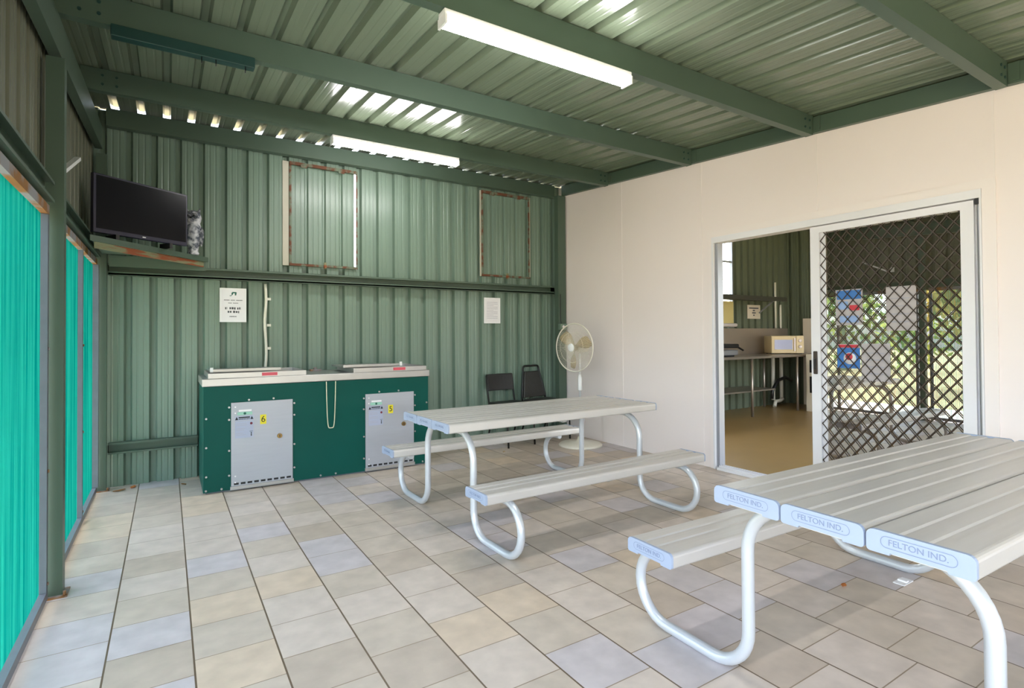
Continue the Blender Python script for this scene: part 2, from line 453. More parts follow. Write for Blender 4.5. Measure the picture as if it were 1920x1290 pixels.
# posts
def post(x, y, w, d, zt, label, name='steel_post'):
    t = thing(name, label, 'post', (x, y, 0), 0, 'green steel posts')
    chan(MB(), (0, 0, .006), (0, 0, zt), w, d, .014, (1,0,0), (0,1,0)).build('channel', M['steel_green'], t)
    MB().box(-.012, w+.02, -.03, d+.02, 0, .006).build('base_plate', M['galv_rust'], t)
    for q in ((.0, -.018), (w, -.018)):
        MB().cyl((q[0]+.01, q[1], .006), (q[0]+.01, q[1], .03), .007, 6).build('anchor_bolt', M['galv_rust'], t)
    return t
post(XS+.0, 3.42, .072, .07, roof_z(3.42)-.40, 'green steel post between the near green screen and the farther ones')
post(XS-.005, .70, .078, .06, roof_z(.7)-.40, 'green steel post at the camera end of the large shade screen')
post(XS+.005, 5.55, .075, .06, roof_z(5.5)-.40, 'green steel post in the back left corner below the television shelf')
post(XW-.135, 5.5, .12, .07, wtop_z(5.5)-.01, 'green steel post in the back right corner beside the cream wall')

# girts
t = thing('wall_girt', 'green steel rail across the back wall at mid height, below the hatches', 'rail', (0, YB-.004, 1.77))
chan(MB(), (XS+.085, 0, 0), (XW-.14, 0, 0), .10, -.072, .018, (0,0,1), (0,1,0)).build('channel', M['steel_green'], t)
m = MB(); m.box(XS+.085, XW-.14, -.076, -.072, .0, .03); m.build('lip', M['steel_green'], t)
tag(chan(MB(), (XS+.085, 0, 0), (.232, 0, 0), .094, -.05, .016, (0,0,1), (0,1,0)).build('wall_girt', M['steel_green'], None, at=(0, YB-.004, .282)),
    'short green steel rail low on the back wall, beside the barbecue end', 'rail')
for ya, yb, lab in ((.77, 3.385, 'green steel rail above the large near shade screen'), (3.51, 5.53, 'green steel rail above the far shade screen, reaching the corner shelf')):
    tag(chan(MB(), (0, ya, 0), (0, yb, 0), .10, .042, .014, (0,0,1), (1,0,0)).build('screen_girt', M['steel_green'], None, at=(XS, 0, 1.90)), lab, 'rail', 'rails above the shade screens')

# ------------------------------------------------------------------ green screens
def screen(y0, y1, mull, label):
    t = thing('shade_screen', label, 'screen', (XS, y0, 0), 0, 'teal shade screens in the left wall')
    L = y1-y0; zt = 1.885; xa, xb = -.005, .022
    MB().box(xa, xb, 0, L, .012, .052).build('bottom_rail', M['galv'], t)
    MB().box(xa, xb, 0, L, zt-.045, zt).build('top_rail', M['galv_rust'], t)
    sts = [0, L-.038]+([mull-y0] if mull else [])
    for q in sts: MB().box(xa, xb+(.012 if q == L-.038 and mull else 0), q, q+.036, .053, zt-.046).build('stile', M['galv'], t)
    for q in sts:
        for z in (.09, .62, 1.2):
            MB().cyl((xb, q+.019, z), (xb+.006, q+.019, z), .008, 8).build('screw', M['galv_rust'], t)
    m = MB(); y = .01
    while y < L-.01:
        r = .0031
        vs = [(-.010+r*math.cos(a), y+r*math.sin(a), z) for z in (.03, zt-.03) for a in [PI/3*i for i in range(6)]]
        m.add(vs, [(i, (i+1) % 6, 6+(i+1) % 6, 6+i) for i in range(6)], True)
        y += .0165
    o = m.build('shade_cloth', M['cloth'], t); o['kind'] = 'stuff'
    return t
screen(.80, 3.385, None, 'large teal shade screen on the camera side of the green post')
screen(3.52, 5.505, 4.615, 'teal shade screen with a middle bar, between the green post and the back corner')

# ------------------------------------------------------------------ hatches
def hatch(hx, label, open_gap, trim):
    x0, x1, z0, z1 = hx
    t = thing('wall_hatch', label, 'hatch', (x0, YB, z0), 0, 'rusty hatches high in the back wall')
    w, h = x1-x0, z1-z0
    MB().box(0, w, -.028, .0, h-.03, h).build('top_rail', M['rust_green'], t)
    MB().box(0, w, -.028, .0, 0, .022).build('bottom_rail', M['rust_green'], t)
    MB().box(0, .02, -.02, .0, .022, h-.03).build('left_stile', M['rust_green'], t)
    MB().box(w-.012, w, -.02, .0, .022, h-.03).build('right_stile', M['rust_green'], t)
    m = MB(); a, b = -.03, (w-.004-open_gap if open_gap > .005 else w+.03)
    p = rib_profile(a, b, .17, .17, depth=.02, w=.04, top=.014); n = len(p)
    m.add([(u, .034+d, z) for z in (-.03, h+.03) for u, d in p], [(i, i+1, n+i+1, n+i) for i in range(n-1)])
    m.build('flap', M['sheet'], t)
    for q in (.2, .75):
        MB().box(w*q-.03, w*q+.03, -.036, -.029, h-.05, h-.02).build('hinge', M['rust_green'], t)
    m = MB().box(w*.5-.012, w*.5+.012, -.05, -.029, -.02, .045); m.cyl((w*.5, -.05, .0), (w*.5, -.065, .0), .012, 8)
    m.build('latch', M['rust_lip'], t)
    if trim:
        MB().box(-.06, -.004, -.012, .0, .0, h).build('edge_strip', M['pale_strip'], t)
    else:
        MB().box(-.02, -.002, -.012, .0, .0, h).build('edge_strip', M['pale_strip'], t)
        MB().box(w+.001, w+.016, -.012, .0, .02, h).build('edge_strip', M['pale_strip'], t)
    return t
hatch(HA, 'rusty ribbed metal hatch with a wide pale strip on its left, below the batten light', .016, True)
hatch(HB, 'rusty ribbed metal hatch nearer the cream wall, without a wide strip', .004, False)

# ------------------------------------------------------------------ batten lights
def batten(x0, x1, y, label):
    z = roof_z(y)-.154
    t = thing('batten_light', label, 'light', ((x0+x1)/2, y+.03, z), 0, 'fluorescent batten lights under the purlins')
    w = (x1-x0)/2
    MB().box(-w, w, -.036, .036, -.026, -.001).build('housing', M['white_plastic'], t, .004)
    prof = [(-.038, -.027), (-.041, -.045), (-.034, -.066), (-.016, -.073), (.016, -.073), (.034, -.066), (.041, -.045), (.038, -.027)]
    MB().extrude(prof, (-w+.012, 0, 0), (w-.012, 0, 0), (0,1,0), (0,0,1)).build('diffuser', M['tube_light'], t)
    for sx in (-1, 1):
        e = MB().box(min(sx*w, sx*(w-.011)), max(sx*w, sx*(w-.011)), -.042, .042, -.074, -.027); e.build('end_cap', M['white_plastic'], t)
    return t
batten(1.17, 2.36, 4.66, 'lit white batten light on the purlin nearest the back wall, above the hatch')
batten(1.10, 2.31, 2.32, 'lit white batten light closest overhead, on the third purlin')

# hook rail
t = thing('hook_rail', 'dark teal metal rail with small hooks under the second purlin', 'rail', (.09, 3.49, roof_z(3.487)-.153))
MB().box(-.34, .34, -.03, .03, -.06, 0).build('rail', M['steel_dark'], t, .003)
for x in (.07, .14, .29):
    m = MB().tube([(x, -.02, -.06), (x, -.02, -.085)]+arc((x, -.012, -.085), .008, PI, 2*PI, 6, (0,1,0), (0,0,1)), .003, 6)
    m.build('hook', M['black_plastic'], t)

# ------------------------------------------------------------------ barbecue
BX0, BX1, BY0, BY1 = .24, 2.165, 4.965, 5.575
bq = thing('barbecue_unit', 'dark green double electric barbecue cabinet with stainless top against the back wall', 'barbecue', (BX0, BY0, 0))
W, D = BX1-BX0, BY1-BY0
MB().box(0, W, 0, D, .012, .853).build('cabinet', M['bbq_green'], bq, .004)
MB().box(.02, W-.02, .02, D-.02, 0, .011).build('plinth', M['galv'], bq)
MB().box(-.008, W+.008, -.014, D+.004, .854, .918).build('benchtop', M['stainless'], bq, .006)
def rivet(x, z): return MB().cyl((x, -.008, z), (x, .001, z), .008, 8).build('rivet', M['stainless'], bq)
for z in (.14, .37, .6): rivet(.022, z); rivet(W-.022, z)
for x in (.02, .13, .9, 1.03, 1.7, 1.86): rivet(x, .03)
def acc_door(x0, num):
    w, z0, z1 = .47, .02, .716
    d = MB().box(x0, x0+w, -.012, -.001, z0+.02, z1).build('access_door', M['door_metal'], bq, .002)
    MB().box(x0-.006, x0+w+.006, -.02, -.001, z0-.006, z0+.02).build('sill_strip', M['stainless'], d)
    m = MB()
    for k in range(9): m.box(x0+.02+k*.05, x0+.055+k*.05, -.0135, -.0121, z0+.03, z0+.046)
    m.build('vent_slot', M['black_ink'], d)
    for side in (-.014, w+.014):
        for z in (.13, .33, .58, .68): MB().cyl((x0+side, -.009, z), (x0+side, .001, z), .008, 8).build('fixing', M['stainless'], d)
    for fr in (.28, .68): MB().cyl((x0+w*fr, -.009, z1+.016), (x0+w*fr, .001, z1+.016), .008, 8).build('fixing', M['stainless'], d)
    for z in (.07, .12, .63, .68): MB().cyl((x0+.03, -.015, z), (x0+.03, -.012, z), .006, 8).build('screw', M['paper'], d)
    Y0 = -.0128
    def plate(name, a, b, c, e, mat, yy=Y0): return MB().box(x0+a, x0+b, yy-.0006, yy+.0004, c, e).build(name, mat, d)
    plate('white_label', .055, .15, .640, .655, M['paper'])
    gl = plate('start_label', .045, .155, .612, .636, M['lab_green'])
    m = MB().lathe([(0, -.0012), (.010, -.0012), (.010, 0)], (x0+.1, Y0-.0006, .624), 'y', 16); m.build('start_button', M['ink_green'], d)
    wl = plate('warning_label', .028, .165, .568, .604, M['grey_label'])
    m = MB()
    for xx in (.04, .152):
        m.add([(x0+xx-.012, Y0-.0012, .574), (x0+xx+.012, Y0-.0012, .574), (x0+xx, Y0-.0012, .6)], [(0,1,2)])
    m.box(x0+.054, x0+.138, Y0-.0012, Y0-.0006, .587, .597)
    for k in range(7): m.box(x0+.055+k*.012, x0+.063+k*.012, Y0-.0012, Y0-.0006, .575, .582)
    m.build('warning_mark', M['black_ink'], d)
    il = plate('instruction_label', .028, .165, .425, .562, M['grey_label'])
    m = MB(); rng = random.Random(num)
    for r_ in range(9):
        if r_ % 3 == 2: continue
        m.box(x0+.036, x0+.036+.05+rng.random()*.035, Y0-.0012, Y0-.0006, .54-r_*.013, .5435-r_*.013)
    m.build('printed_lines', M['ink_pale'], d)
    MB().lathe([(0, -.0014), (.010, -.0014), (.010, 0)], (x0+.148, Y0-.0006, .54), 'y', 14).build('red_dot', M['dark_red'], d)
    m = MB().lathe([(0, -.0012), (.005, -.0012), (.005, 0)], (x0+.148, Y0-.0006, .463), 'y', 10)
    m.box(x0+.144, x0+.152, Y0-.0012, Y0-.0006, .436, .456); m.box(x0+.136, x0+.16, Y0-.0012, Y0-.0006, .474, .477)
    m.build('figure_symbol', M['ink'], d)
    ns = plate('number_sticker', .215, .262, .525, .603, M['yellow'])
    text_mb(str(num), .07, M['black_ink'], 'number', d, Matrix.Translation((x0+.2385, Y0-.0014, .564)) @ FACE_Y)
    lk = MB().lathe([(.019, -.014), (.02, -.01), (.02, .001)], (x0+.365, -.0121, .415), 'y', 18).build('lock', M['brass'], d)
    MB().box(x0+.362, x0+.368, -.0275, -.0262, .404, .426).build('keyhole', M['black_ink'], d)
    return d
acc_door(.198, 6); acc_door(1.298, 5)
def plate_top(x0, x1, open_side):
    """hotplate with raised surround and sliding lid"""
    y0, y1 = -.008, D-.05
    m = MB()
    m.box(x0, x1, y0, y0+.012, .919, .958); m.box(x0, x1, y1-.012, y1, .919, .958)
    m.box(x0, x0+.012, y0+.012, y1-.012, .919, .958); m.box(x1-.012, x1, y0+.012, y1-.012, .919, .958)
    s = m.build('hotplate_surround', M['stainless'], bq)
    MB().box(x0+.013, x1-.013, y0+.013, y1-.013, .919, .927).build('hotplate', M['stainless_dark'], bq)
    xm = (x0+x1)/2
    MB().box(xm+.02, xm+.14, y0-.0022, y0-.0006, .926, .952).build('red_sticker', M['red'], s)
    a, b = (x0+.02, x0+.56) if open_side < 0 else (x0-.06, x1-.2)
    lid = MB().box(a, b, y0+.13, y1-.03, .96, .972)
    lid.box(a, b, y0+.12, y0+.13, .96, .985)
    l = lid.build('hotplate_lid', M['stainless'], bq, .002)
    xx = a+.01 if open_side < 0 else b-.02
    MB().box(xx-.01, xx+.012, y0+.105, y0+.119, .962, 1.0).build('lid_handle', M['white_plastic'], l)
plate_top(.035, .78, -1); plate_top(1.19, 1.90, 1)
m = MB().box(.92, 1.02, D-.13, D-.06, .919, .934); m.cyl((.97, D-.095, .934), (.97, D-.095, .95), .016, 12)
m.build('tap_fitting', M['galv_rust'], bq)
# hanging loop of cord on the front
pts = []
for i in range(25):
    a = i/24; x = -.04+.08*a; pts.append((x, -.004, -.41*(1-abs(2*a-1)**6)))
tag(MB().tube(pts, .0045, 6).build('hanging_cord', M['cord_cream'], None, at=(BX0+.985, BY0-.021, .852)),
    'cream loop of cord hanging down the middle of the green barbecue front', 'cord')

# ------------------------------------------------------------------ picnic tables
def plank_prof(w, t, ridges):
    """cross-section (y,z), rounded top corners, faint ribs on top"""
    pts = [(-w/2+.004, 0)]
    pts += [(-w/2, .006)]
    r = .014
    for i in range(5):
        a = PI-PI/2*i/4; pts.append((-w/2+r+r*math.cos(a), t-r+r*math.sin(a)))
    inner = w-2*r-.01
    for k in range(1, ridges):
        c = -inner/2+inner*k/ridges
        pts += [(c-.016, t), (c-.011, t-.0045), (c+.011, t-.0045), (c+.016, t)]
    for i in range(5):
        a = PI/2-PI/2*i/4; pts.append((w/2-r+r*math.cos(a), t-r+r*math.sin(a)))
    pts += [(w/2, .006), (w/2-.004, 0)]
    return pts
TL, TT, PW = 1.80, .056, .229
def cap_prof(w, t):
    pts = []
    r = .018
    for cx, cz, a0 in ((w/2-r, t-r, 0), (-w/2+r, t-r, PI/2), (-w/2+.009, .009, PI), (w/2-.009, .009, 1.5*PI)):
        rr = r if cz > t/2 else .009
        for i in range(5):
            a = a0+PI/2*i/4; pts.append((cx+rr*math.cos(a), cz+rr*math.sin(a)))
        if a0 == PI:
            pts += [(-w*.27, 0), (-w*.26, .006), (w*.26, .006), (w*.27, 0)]
    return pts
def plank(par, name, y, z):
    a = MB().extrude(plank_prof(PW, TT-.001, 3), (-TL/2+.008, y, z), (TL/2-.008, y, z), (0,1,0), (0,0,1)).build(name, M['plank'], par)
    for s in (-1, 1):
        c = MB().extrude(cap_prof(PW+.001, TT+.001), (s*(TL/2-.0075), y, z), (s*(TL/2+.004), y, z), (0,1,0), (0,0,1)).build('end_cap', M['cap'], a)
        # lettering and its oval border
        m = MB(); x = s*(TL/2+.0042); hw, rr = .066, .0135; zc = z+.032
        for i in range(32):
            def pt(i, q):
                a_ = 2*PI*i/32; cx = hw if math.cos(a_) > 0 else -hw
                return (x+s*.0006, y+cx+(rr+q)*math.cos(a_), zc+(rr+q)*math.sin(a_))
            m.add([pt(i, 0), pt(i+1, 0), pt(i+1, .0016), pt(i, .0016)], [(0,1,2,3)])
        m.build('oval_border', M['cap_text'], a)
        rot = FACE_X if s < 0 else Matrix(((0,0,1,0),(1,0,0,0),(0,1,0,0),(0,0,0,1)))
        text_mb('FELTON IND.', .0215, M['cap_text'], 'lettering', a, Matrix.Translation((x+s*.0002, y, zc)) @ rot)
    return a
def picnic_table(loc, rz, label):
    t = thing('picnic_table', label, 'picnic table', loc, rz, 'picnic tables with attached benches')
    for k in (-1, 0, 1): plank(t, 'tabletop_plank', k*(PW+.007), .657)
    for s in (-1, 1): plank(t, 'bench_seat', s*.685, .342)
    R = .0215
    for sx in (-1, 1):
        x = sx*.7235
        for s in (-1, 1):
            pts = [(x, s*.03, .634), (x, s*.155, .634)]
            pts += arc((x, s*.165, .459), .175, PI/2, 0, 10, (0,s,0), (0,0,1))
            pts += arc((x, s*.49, .1716), .15, PI, 1.5*PI, 9, (0,s,0), (0,0,1))
            pts += arc((x, s*.718, .1716), .15, -PI/2, PI/2, 14, (0,s,0), (0,0,1))
            pts += [(x, s*.645, .3205)]
            MB().tube(pts, R, 14).build('leg_tube', M['tube'], t)
            MB().box(x-.03, x+.03, s*.66-.02, s*.66+.02, .3405, .3419).build('seat_bracket', M['bolt'], t)
        MB().box(x-.025, x+.025, -.33, .33, .6535, .6568).build('top_bracket', M['bolt'], t)
    for yy in (-.685, .685): MB().box(-.02, .02, yy-.1, yy+.1, .335, .3415).build('seat_batten', M['bolt'], t)
    MB().box(-.02, .02, -.34, .34, .645, .6565).build('top_batten', M['bolt'], t)
    return t
t1 = picnic_table((2.325, 3.345, 0), math.radians(.7), 'silver aluminium picnic table in the middle of the floor, in front of the barbecue')
t2 = copy_tree(t1); t2.location = (2.505, .83, 0); t2.rotation_euler = (0, 0, math.radians(-1.5)); t2.scale = (1.03, 1.03, 1.03)
for ch in t2.children:
    if ch.name.startswith('bench_seat'): ch.location.x += .03
    if ch.name.startswith('leg_tube'): ch.location.y += .018
t2['label'] = 'silver aluminium picnic table nearest the camera, in front of the sliding door'
o = MB().box(-.05, .05, -.025, .025, 0, .004); o.box(-.012, .012, -.02, .02, .004, .012)
tag(o.build('floor_bracket', M['paper'], None, at=(3.12, 1.28, 0.0005)), 'small white metal bracket lying on the tiles under the near picnic table', 'bracket')

# ------------------------------------------------------------------ notices
def notice(name, x0, x1, z0, z1, label, kind):
    t = thing(name, label, 'notice', ((x0+x1)/2, YB-.004, z0), 0, None)
    w, h = (x1-x0)/2, z1-z0
    MB().box(-w+.001, w-.001, -.012, -.001, .001, h-.001).build('backing', M['paper'], t)
    m = MB(); b = .014
    m.box(-w, w, -.018, -.001, 0, b); m.box(-w, w, -.018, -.001, h-b, h)
    m.box(-w, -w+b, -.018, -.001, b, h-b); m.box(w-b, w, -.018, -.001, b, h-b)
    m.build('frame', M['white_plastic'], t)
    y = -.0128
    if kind == 1:
        m = MB()
        prof = [(-.028, 0), (-.012, .004), (-.014, .024), (-.004, .034), (.022, .034), (.03, .03), (.026, .004), (.014, .002), (.014, .022), (.002, .022), (-.002, .010), (-.016, -.004), (-.03, -.004)]
        m.add([(u, y, h*.78+v) for u, v in prof], [tuple(range(len(prof)))]); m.build('emblem', M['ink_green'], t)
    def line(zc, hh, spans, nm, mat):
        m = MB(); rng = random.Random(int(zc*1000))
        for a, bb in spans:
            q = a
            while q < bb:
                l = hh*(.45+.3*rng.random()); m.box(q, min(q+l, bb), y-.0004, y, zc-hh/2*(.7+.3*rng.random()), zc+hh/2*(.7+.3*rng.random())); q += l+hh*.22
        m.build(nm, mat, t)
    if kind == 1:
        line(h*.645, .008, ((-.075, -.03), (-.02, .015), (.025, .078)), 'small_print', M['ink'])
        line(h*.56, .007, ((-.04, -.01), (0, .042)), 'small_print', M['ink'])
        line(h*.405, .022, ((-.066, -.048), (-.03, .02), (.034, .066)), 'bold_print', M['ink'])
        line(h*.30, .022, ((-.045, -.012), (0, .05)), 'bold_print', M['ink'])
        line(h*.165, .008, ((-.03, .03),), 'small_print', M['ink'])
    else:
        for k in range(11): line(h*(.82-.062*k), .006, ((-.075, .02 if k % 3 == 2 else .075),), 'small_print', M['ink_pale'])
    return t
notice('framed_notice', .405, .625, 1.388, 1.702, 'white framed notice with small dark emblem above the left end of the barbecue', 1)
notice('framed_notice', 3.18, 3.40, 1.394, 1.700, 'plain white framed notice with faint print below the right hatch', 2)

# conduit
t = thing('conduit_pipe', 'wavy white conduit running down the back wall to the barbecue', 'pipe', (.788, YB-.03, 0))
pts = [(.006*math.sin(i*.9)+(.004*i/24), .006*math.sin(i*1.7), 1.752-1.74*i/24) for i in range(25)]
MB().tube(pts, .0125, 10).build('pipe', M['pipe_white'], t)
for z in (1.61, 1.36, 1.14):
    MB().box(.016, .05, .006, .026, z-.012, z+.012).build('clip', M['pipe_white'], t)

# outlet box by corner
t = thing('outlet_box', 'small green outlet box on the corner post beside the fan', 'box', (4.22, 5.475, 1.315))
MB().box(-.055, .05, -.03, .02, 0, .075).build('housing', M['sheet'], t, .006)
MB().lathe([(0, -.036), (.018, -.036), (.02, -.0305)], (-.01, 0, .038), 'y', 12).build('switch', M['trim_cream'], t)
MB().tube([(-.03, -.01, .076), (-.034, -.005, .12), (-.03, .0, .18), (-.03, .0, .45)], .005, 6).build('cable', M['black_plastic'], t)

# white bracket on left wall
t = thing('wall_bracket', 'small white bracket with slanting rod on the left wall above the screens', 'bracket', (XS-.026, 3.83, 2.165))
MB().box(0, .02, 0, .05, 0, .07).build('plate', M['white_plastic'], t)
MB().bar((.02, .06, .0), (.06, .42, .19), .03, .02).build('rod', M['white_plastic'], t)

# ------------------------------------------------------------------ tv corner
sh = thing('corner_shelf', 'green metal corner shelf with rusty front lip carrying the television', 'shelf', (0, 0, 1.95))
A, B, C = (XS+.055, 4.63), (.30, 5.475), (XS+.055, 5.475)
m = MB(); m.add([(p[0], p[1], z) for z in (-.02, 0) for p in (A, B, C)], [(0,2,1), (3,4,5), (0,1,4,3), (1,2,5,4), (2,0,3,5)])
m.build('shelf_board', M['steel_green'], sh)
dv = (Vector(B)-Vector(A)).normalized(); nv = Vector((dv.y, -dv.x))
a3, b3 = Vector((A[0], A[1], -.02))+Vector((nv.x, nv.y, 0))*.002, Vector((B[0], B[1], -.02))+Vector((nv.x, nv.y, 0))*.002
MB().bar(a3+Vector((0,0,.0)), b3, .006, .04).build('front_lip', M['steel_green'], sh)
m = MB(); ins = Vector((-nv.x, -nv.y, 0))*.012
m.bar(a3+ins+Vector((.03,.02,-.045)), b3+ins+Vector((-.02,-.01,-.045)), .004, .045).build('rusty_flange', M['rust_lip'], sh)
m = MB().bar((XS+.1, 5.47, -.075), (.285, 5.47, -.075), .01, .09); m.build('back_angle', M['steel_green'], sh)

tv = thing('television', 'flat black television on the corner shelf, turned to the room', 'television')
TW, TH = .70, .418
MB().box(-TW/2, TW/2, 0, .035, 0, TH).build('casing', M['bezel'], tv, .004)
MB().box(-TW/2+.018, TW/2-.014, -.002, .001, .03, TH-.014).build('screen', M['tv_screen'], tv)
MB().box(-.012, .012, -.003, -.0005, .012, .019).build('logo', M['white_plastic'], tv)
MB().box(-.16, .16, .036, .075, .06, .3).build('back_housing', M['black_plastic'], tv, .01)
for s in (-1, 1): MB().box(s*.2-.012, s*.2+.012, -.02, .10, -.04, -.0).build('foot', M['black_plastic'], tv)
l_, r_ = Vector((-.437, 4.76)), Vector((.138, 5.16)); mid = (l_+r_)/2
tv.location = (mid.x, mid.y, 1.9915); tv.rotation_euler = (math.radians(0), 0, math.atan2(r_.y-l_.y, r_.x-l_.x))

ow = thing('owl_figure', 'grey and white plastic owl standing at the right end of the corner shelf', 'owl decoy', (.185, 5.36, 1.9515), math.radians(-20))
prof = [(.0, 0), (.042, 0), (.046, .012), (.038, .03), (.042, .06), (.058, .10), (.068, .155), (.07, .20), (.064, .235), (.054, .258), (.052, .27), (.06, .29), (.064, .318), (.058, .345), (.042, .365), (.02, .376), (0, .378)]
m = MB().lathe(prof, (0,0,0), 'z', 28); m.v = [(x, y*.88, z) for x, y, z in m.v]
m.build('body', M['owl'], ow)
for s in (-1, 1):
    e = MB().lathe([(.017, 0), (.012, .022), (0, .052)], (s*.038, 0, .352), 'z', 10, Matrix.Rotation(s*.35, 4, 'Y')); e.build('ear_tuft', M['owl_head'], ow)
    d = MB().lathe([(0, -.008), (.02, -.006), (.027, 0), (.027, .01)], (s*.024, -.05, .322), 'y', 18).build('face_disc', M['owl_head'], ow)
    MB().lathe([(0, -.007), (.006, -.005), (.009, 0)], (s*.024, -.058, .324), 'y', 12).build('eye', M['owl_eye'], d)
    w = MB().lathe([(0, -.09), (.018, -.07), (.034, 0), (.03, .05), (.012, .075), (0, .08)], (s*.062, .006, .16), 'z', 14); w.v = [((x-s*.062)*.5+s*.062, y*1.2, z) for x, y, z in w.v]
    w.build('wing', M['owl_head'], ow)
MB().lathe([(.009, 0), (.006, -.014), (0, -.026)], (0, -.056, .308), 'y', 8, Matrix.Rotation(.5, 4, 'X')).build('beak', M['owl_eye'], ow)

# ------------------------------------------------------------------ fan
fan = thing('pedestal_fan', 'white pedestal fan standing in the corner by the cream wall', 'fan', (3.955, 4.82, 0), 0)
MB().lathe([(.245, 0), (.245, .014), (.23, .026), (.12, .038), (.05, .05), (.034, .075), (.03, .1)], n=40).build('base', M['cream_plastic'], fan)
MB().cyl((0,0,.1), (0,0,.62), .0125, 16).build('lower_pole', M['tube'], fan)
MB().lathe([(.02, .62), (.024, .63), (.024, .76), (.016, .79), (.014, .8)], n=20).build('pole_collar', M['white_plastic'], fan)
MB().cyl((0,0,.8), (0,0,1.04), .011, 14).build('upper_pole', M['white_plastic'], fan)
hd = bpy.data.objects.new('fan_head', None); COL.objects.link(hd); hd.parent = fan; hd.location = (0, 0, 1.107)
hd.rotation_euler = (0, 0, math.radians(10))       # head local -x is the front
MB().lathe([(.03, .12), (.055, .10), (.062, .04), (.058, -.02), (.04, -.03)], (0,0,0), 'x', 24).build('motor', M['cream_plastic'], hd)
cage = MB(); R = .27; xc = -.095
def ring(x, r, t=.0035): return [(x, r*math.cos(a), r*math.sin(a)) for a in [2*PI*i/48 for i in range(48)]]
cage.tube(ring(xc, R), .007, 8, True); cage.tube(ring(xc-.045, R*.62), .002, 5, True); cage.tube(ring(xc+.045, R*.62), .002, 5, True)
for k in range(84):
    a = 2*PI*k/84; c, s_ = math.cos(a), math.sin(a)
    for sg in (-1, 1):
        pts = [(xc+sg*dx, r*c, r*s_) for r, dx in ((.042, .055), (.10, .056), (.18, .043), (.235, .025), (R, 0))]
        cage.tube(pts, .0012, 4, caps=False)
cage.build('cage', M['cream_plastic'], hd)
MB().lathe([(0, -.012), (.035, -.010), (.045, -.002), (.046, .006)], (xc-.055, 0, 0), 'x', 28).build('centre_badge', M['white_plastic'], hd)
for k in range(3):
    a0 = math.radians((40, 160, 278)[k]); m = MB(); vs = []; n1, n2 = 7, 9
    for i in range(n1):
        r = .04+(R-.075)*i/(n1-1)
        for j in range(n2):
            sp = (.30+.25*math.sin(PI*min(1, i/(n1-1)*.9+.1)))*(j/(n2-1)-.5)*1.5
            a = a0+sp; vs.append((xc+.01+.05*(j/(n2-1)-.5), r*math.cos(-a), r*math.sin(a)))
    m.add(vs, [(i*n2+j, i*n2+j+1, (i+1)*n2+j+1, (i+1)*n2+j) for i in range(n1-1) for j in range(n2-1)], True)
    o = m.build('blade', M['fan_blade'], hd); sd = o.modifiers.new('s', 'SOLIDIFY'); sd.thickness = .003
MB().lathe([(.03, .03), (.034, 0), (.03, -.03)], (xc+.01, 0, 0), 'x', 18).build('hub', M['fan_blade'], hd)

# ------------------------------------------------------------------ chairs
def chair_low(loc, rz, label):
    t = thing('vinyl_chair', label, 'chair', loc, rz, None); r = .011; w = .185
    MB().box(-.2, .2, -.2, .2, .43, .475).build('seat', M['vinyl'], t, .015, 3)
    m = MB(); n = 9; vs = []
    prof = []
    for i in range(n):
        a = -1+2*i/(n-1); prof.append((a*.185, .03*(1-a*a)))
    for zz, off in ((.60, 0), (.792, .03)):
        for th in (0, .03):
            vs += [(u, .2+d*.8+th+off, zz) for u, d in prof]
    q = []
    for i in range(n-1):
        q += [(i, i+1, 2*n+i+1, 2*n+i), (n+i, n+i+1, 3*n+i+1, 3*n+i), (i, i+1, n+i+1, n+i), (2*n+i, 2*n+i+1, 3*n+i+1, 3*n+i)]
    q += [(0, n, 3*n, 2*n), (n-1, 2*n-1, 4*n-1, 3*n-1)]
    m.add(vs, q); m.build('backrest', M['vinyl'], t, .008)
    for s in (-1, 1):
        MB().tube([(s*w, -.19, .0), (s*w, -.17, .425), (s*w, .13, .425), (s*w, .19, .44), (s*w, .225, .62), (s*w, .25, .78)], r, 8).build('frame_tube', M['chair_frame'], t)
        MB().tube([(s*w, .23, 0), (s*w, .1, .42)], r, 8).build('rear_leg', M['chair_frame'], t)
    return t
def chair_tall(loc, rz, label):
    t = thing('stacking_chair', label, 'chair', loc, rz, None); r = .011
    MB().box(-.21, .21, -.22, .19, .43, .475).build('seat', M['vinyl_char'], t, .018, 3)
    m = MB(); m.add([(-.19, .185, .49), (.19, .185, .49), (.19, .22, .49), (-.19, .22, .49), (-.125, .235, .805), (.125, .235, .805), (.125, .262, .805), (-.125, .262, .805)],
                    [(0,3,2,1),(4,5,6,7),(0,1,5,4),(1,2,6,5),(2,3,7,6),(3,0,4,7)])
    m.build('backrest', M['vinyl_char'], t, .012, 3)
    pts = [(-.205, .2, .44), (-.205, .21, .52), (-.142, .25, .80)]+arc((-.1, .257, .83), .04, PI, PI/2, 5, (1,0,0), (0,0,1))+arc((.1, .257, .83), .04, PI/2, 0, 5, (1,0,0), (0,0,1))+[(.142, .25, .80), (.205, .21, .52), (.205, .2, .44)]
    MB().tube(pts, .0125, 8).build('back_frame', M['chair_frame'], t)
    for s in (-1, 1):
        MB().tube([(s*.2, -.2, 0), (s*.2, -.19, .42), (s*.2, .18, .42), (s*.2, .2, .44)], r, 8).build('front_leg', M['chair_frame'], t)
        MB().tube([(s*.2, .25, 0), (s*.2, .1, .41)], r, 8).build('rear_leg', M['chair_frame'], t)
    return t
chair_low((3.36, 5.33, 0), math.radians(4), 'black vinyl chair with low square back against the back wall')
chair_tall((3.87, 5.355, 0), math.radians(12), 'charcoal stacking chair with tall tapered back and looped handle near the fan')

